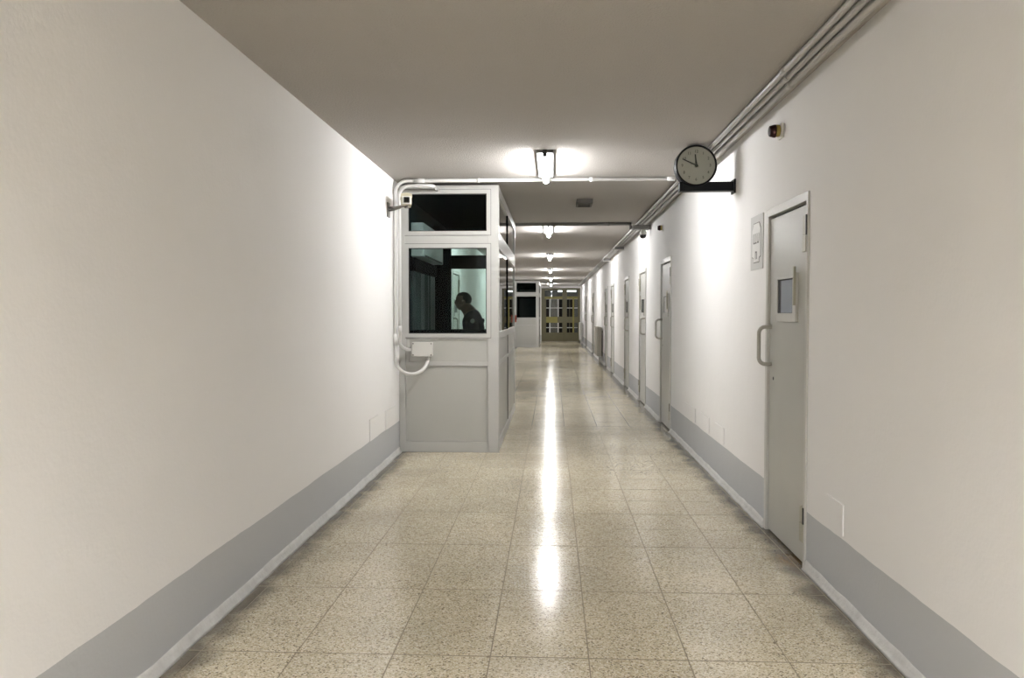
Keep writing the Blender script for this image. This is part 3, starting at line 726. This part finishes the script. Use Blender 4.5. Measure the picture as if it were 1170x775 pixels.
def cell(xa, xb, pm, bars):
    for za, zb in ((.43, .90), (1.19, 2.03)):
        pn = obj('gate_pane', box(xa, xb, ya + .045, ya + .053, za, zb), pm, t)
        for k in range(1, bars + 1):
            xx = xa + (xb - xa) * k / (bars + 1)
            obj('bar', tube([(xx, ya + .025, za), (xx, ya + .025, zb)], .013, 8), 'gate_olive', pn)
        obj('cross_bar', bevbox(xa, xb, ya + .015, ya + .035, (za + zb) / 2 - .018, (za + zb) / 2 + .018, .003), 'gate_white', pn)
def stile(xa, xb, m): obj('leaf_stile', bevbox(xa, xb, ya + .01, yb - .01, .40, 2.04, .004), m, t)
def rail(xa, xb, za, zb, m): obj('leaf_rail', bevbox(xa, xb, ya + .005, yb - .01, za, zb, .004), m, t)
stile(GX0 + .16, -.295, 'gate_olive'); cell(-.295, -.144, 'gate_black', 0); stile(-.144, -.085, 'gate_white')
cell(-.085, .25, 'gate_glass', 3); stile(.25, .312, 'gate_white'); cell(.312, .48, 'gate_black', 0)
cell(.70, .965, 'gate_black', 1); stile(.965, 1.05, 'gate_yellow'); cell(1.05, 1.22, 'gate_glass', 0)
rail(GX0 + .16, .48, .012, .43, 'gate_olive'); rail(-.295, .25, .90, 1.19, 'gate_yellow'); rail(.25, .48, .90, 1.19, 'gate_olive')
rail(.70, 1.22, .012, .43, 'gate_olive'); rail(.70, .965, .90, 1.19, 'gate_olive'); rail(1.05, 1.22, .90, 1.19, 'gate_olive')
t = thing('lobby_lamp', 'bright box lamp seen through the transom of the barred gate', 'lamp', (.83, 42.2, ZC))
obj('housing', bevbox(.25, 1.25, 42.0, 42.4, 2.62, ZC, .005), 'lamp_housing', t)
obj('diffuser', bevbox(.28, 1.22, 42.03, 42.37, 2.44, 2.62, .02), 'panel_glow', t)

# ------------------------------------------------------------------ the guard inside the booth
def skinned(name, chains, radii, m, parent=None, root=0, sub=2):
    """chains: dict vertex -> (pos, (rx, ry)); radii: edges"""
    bm = bmesh.new(); lay = bm.verts.layers.skin.verify(); vv = {}
    for k, (p, r) in chains.items():
        v = bm.verts.new(p); v[lay].radius = r; v[lay].use_root = (k == root); vv[k] = v
    for a, b_ in radii: bm.edges.new((vv[a], vv[b_]))
    me = bpy.data.meshes.new(name); bm.to_mesh(me); bm.free(); me.materials.append(MATS[m])
    o = bpy.data.objects.new(name, me); COL.objects.link(o)
    if parent: o.parent = parent
    s = o.modifiers.new('skin', 'SKIN'); s.use_smooth_shade = True
    u = o.modifiers.new('sub', 'SUBSURF'); u.levels = sub; u.render_levels = sub
    return o
GP = (-0.985, 9.75, 0)
guard = thing('person', 'person in dark navy uniform standing behind the booth window, facing left', 'person', GP)
V, Ed = {}, []
def chain(names, start=None):
    prev = start
    for n_, p, r in names:
        V[n_] = (p, r if isinstance(r, tuple) else (r, r))
        if prev: Ed.append((prev, n_))
        prev = n_
chain([('pelvis', (0.06, 0, .93), (.125, .15)), ('waist', (.06, 0, 1.06), (.115, .14)), ('chest', (.055, 0, 1.22), (.125, .165)), ('back', (.045, 0, 1.345), (.105, .125)), ('collar', (.0, 0, 1.415), (.075, .085)),
       ('neck', (-.03, 0, 1.44), .078), ('jaw', (-.07, 0, 1.50), .07)])
for s, n_ in ((-1, 'a'), (1, 'b')):
    chain([('sh' + n_, (.055, s * .175, 1.315), .068), ('el' + n_, (.075, s * .245, 1.07), .046), ('fa' + n_, (-.06, s * .22, 1.0), .042), ('wr' + n_, (-.17, s * .19, .985), .028), ('pa' + n_, (-.235, s * .185, .98), (.018, .040))], 'back')
    for k, (dy, ln) in enumerate(((-.03, .055), (-.01, .07), (.01, .066), (.028, .05))):
        chain([('f%d%s0' % (k, n_), (-.27, s * .185 + dy, .982), .0095), ('f%d%s1' % (k, n_), (-.27 - ln * .6, s * .185 + dy * 1.15, .98), .009), ('f%d%s2' % (k, n_), (-.27 - ln, s * .185 + dy * 1.15, .966), .008)], 'pa' + n_)
    chain([('t%s0' % n_, (-.205, s * .185 - s * .045, .985), .011), ('t%s1' % n_, (-.245, s * .185 - s * .065, .98), .0095)], 'pa' + n_)
    chain([('hip' + n_, (.06, s * .09, .86), .10), ('knee' + n_, (.05, s * .10, .50), .065), ('calf' + n_, (.075, s * .10, .33), .058), ('ankle' + n_, (.08, s * .10, .10), .04), ('toe' + n_, (-.06, s * .11, .045), (.035, .04))], 'pelvis')
body = skinned('body', V, Ed, 'skin', guard, 'pelvis')
dg = bpy.context.evaluated_depsgraph_get()
me = bpy.data.meshes.new_from_object(body.evaluated_get(dg))
bm = bmesh.new(); bm.from_mesh(me)
for c_, r_ in (((-.072, 0, 1.55), (.092, .074, .085)), ((-.098, 0, 1.495), (.062, .055, .07)), ((-.165, 0, 1.515), (.016, .012, .024)), ((-.14, 0, 1.552), (.022, .045, .012))):
    g = bmesh.ops.create_uvsphere(bm, u_segments=24, v_segments=16, radius=1)   # cranium, jaw, nose, brow
    for v in g['verts']: v.co = Vector((v.co.x * r_[0] + c_[0], v.co.y * r_[1] + c_[1], v.co.z * r_[2] + c_[2]))
bm.to_mesh(me); bm.free()
body.modifiers.clear(); body.data = me
rm_ = body.modifiers.new('one_surface', 'REMESH'); rm_.mode = 'VOXEL'; rm_.voxel_size = .007; rm_.use_smooth_shade = True
sm_ = body.modifiers.new('soften', 'SMOOTH'); sm_.factor = .5; sm_.iterations = 3
J = {k: (V[k][0], (V[k][1][0] + d, V[k][1][1] + d)) for k, d in (('pelvis', .015), ('waist', .018), ('chest', .018), ('back', .02), ('collar', .012))}
je = [('pelvis', 'waist'), ('waist', 'chest'), ('chest', 'back'), ('back', 'collar')]
for n_ in 'ab':
    for k, d in (('sh', .016), ('el', .016), ('fa', .014), ('wr', .012)): J[k + n_] = (V[k + n_][0], (V[k + n_][1][0] + d, V[k + n_][1][1] + d))
    je += [('back', 'sh' + n_), ('sh' + n_, 'el' + n_), ('el' + n_, 'fa' + n_), ('fa' + n_, 'wr' + n_)]
skinned('jacket', J, je, 'navy_cloth', guard, 'pelvis')
T = {'pelvis': ((.06, 0, .93), (.137, .162))}; te = []
for n_ in 'ab':
    for k, d in (('hip', .018), ('knee', .02), ('calf', .02), ('ankle', .025)): T[k + n_] = (V[k + n_][0], (V[k + n_][1][0] + d, V[k + n_][1][1] + d))
    te += [('pelvis', 'hip' + n_), ('hip' + n_, 'knee' + n_), ('knee' + n_, 'calf' + n_), ('calf' + n_, 'ankle' + n_)]
skinned('trousers', T, te, 'navy_cloth', guard, 'pelvis')
hr = bmesh.new(); bmesh.ops.create_uvsphere(hr, u_segments=20, v_segments=12, radius=1)
for v in hr.verts: v.co = Vector((v.co.x * .098 - .068, v.co.y * .081, v.co.z * .090 + 1.553))
bmesh.ops.delete(hr, geom=[v for v in hr.verts if v.co.z < 1.50 or (v.co.x < -.085 and v.co.z < 1.585)], context='VERTS')
for f in hr.faces: f.smooth = True
obj('hair', hr, 'hair_grey', guard, True)
for s in (-1, 1):
    obj('ear', lathe([(.006, 0), (.024, .006), (.020, .016), (.004, .02)], 'Y', (-.06, s * .078 - (.01 if s > 0 else .01), 1.525), 12), 'skin', guard, True)
    e_ = bevbox(-.160, -.150, s * .028 - .012, s * .028 + .012, 1.535, 1.543, .002); obj('eye', e_, 'cap_black', guard, True)
    sh = bevbox(-.115, .135, s * .105 - .052, s * .105 + .052, 0.0, .09, .03, 3); obj('shoe', sh, 'shoe_black', guard, True)
obj('mouth', bevbox(-.161, -.152, -.02, .02, 1.470, 1.475, .001), 'cap_black', guard, True)
bd = lathe([(.004, -.003), (.026, 0), (.026, .004)], 'Y', (.062, -.255, 1.30), 16); obj('shoulder_badge', bd, 'badge_white', guard, True)
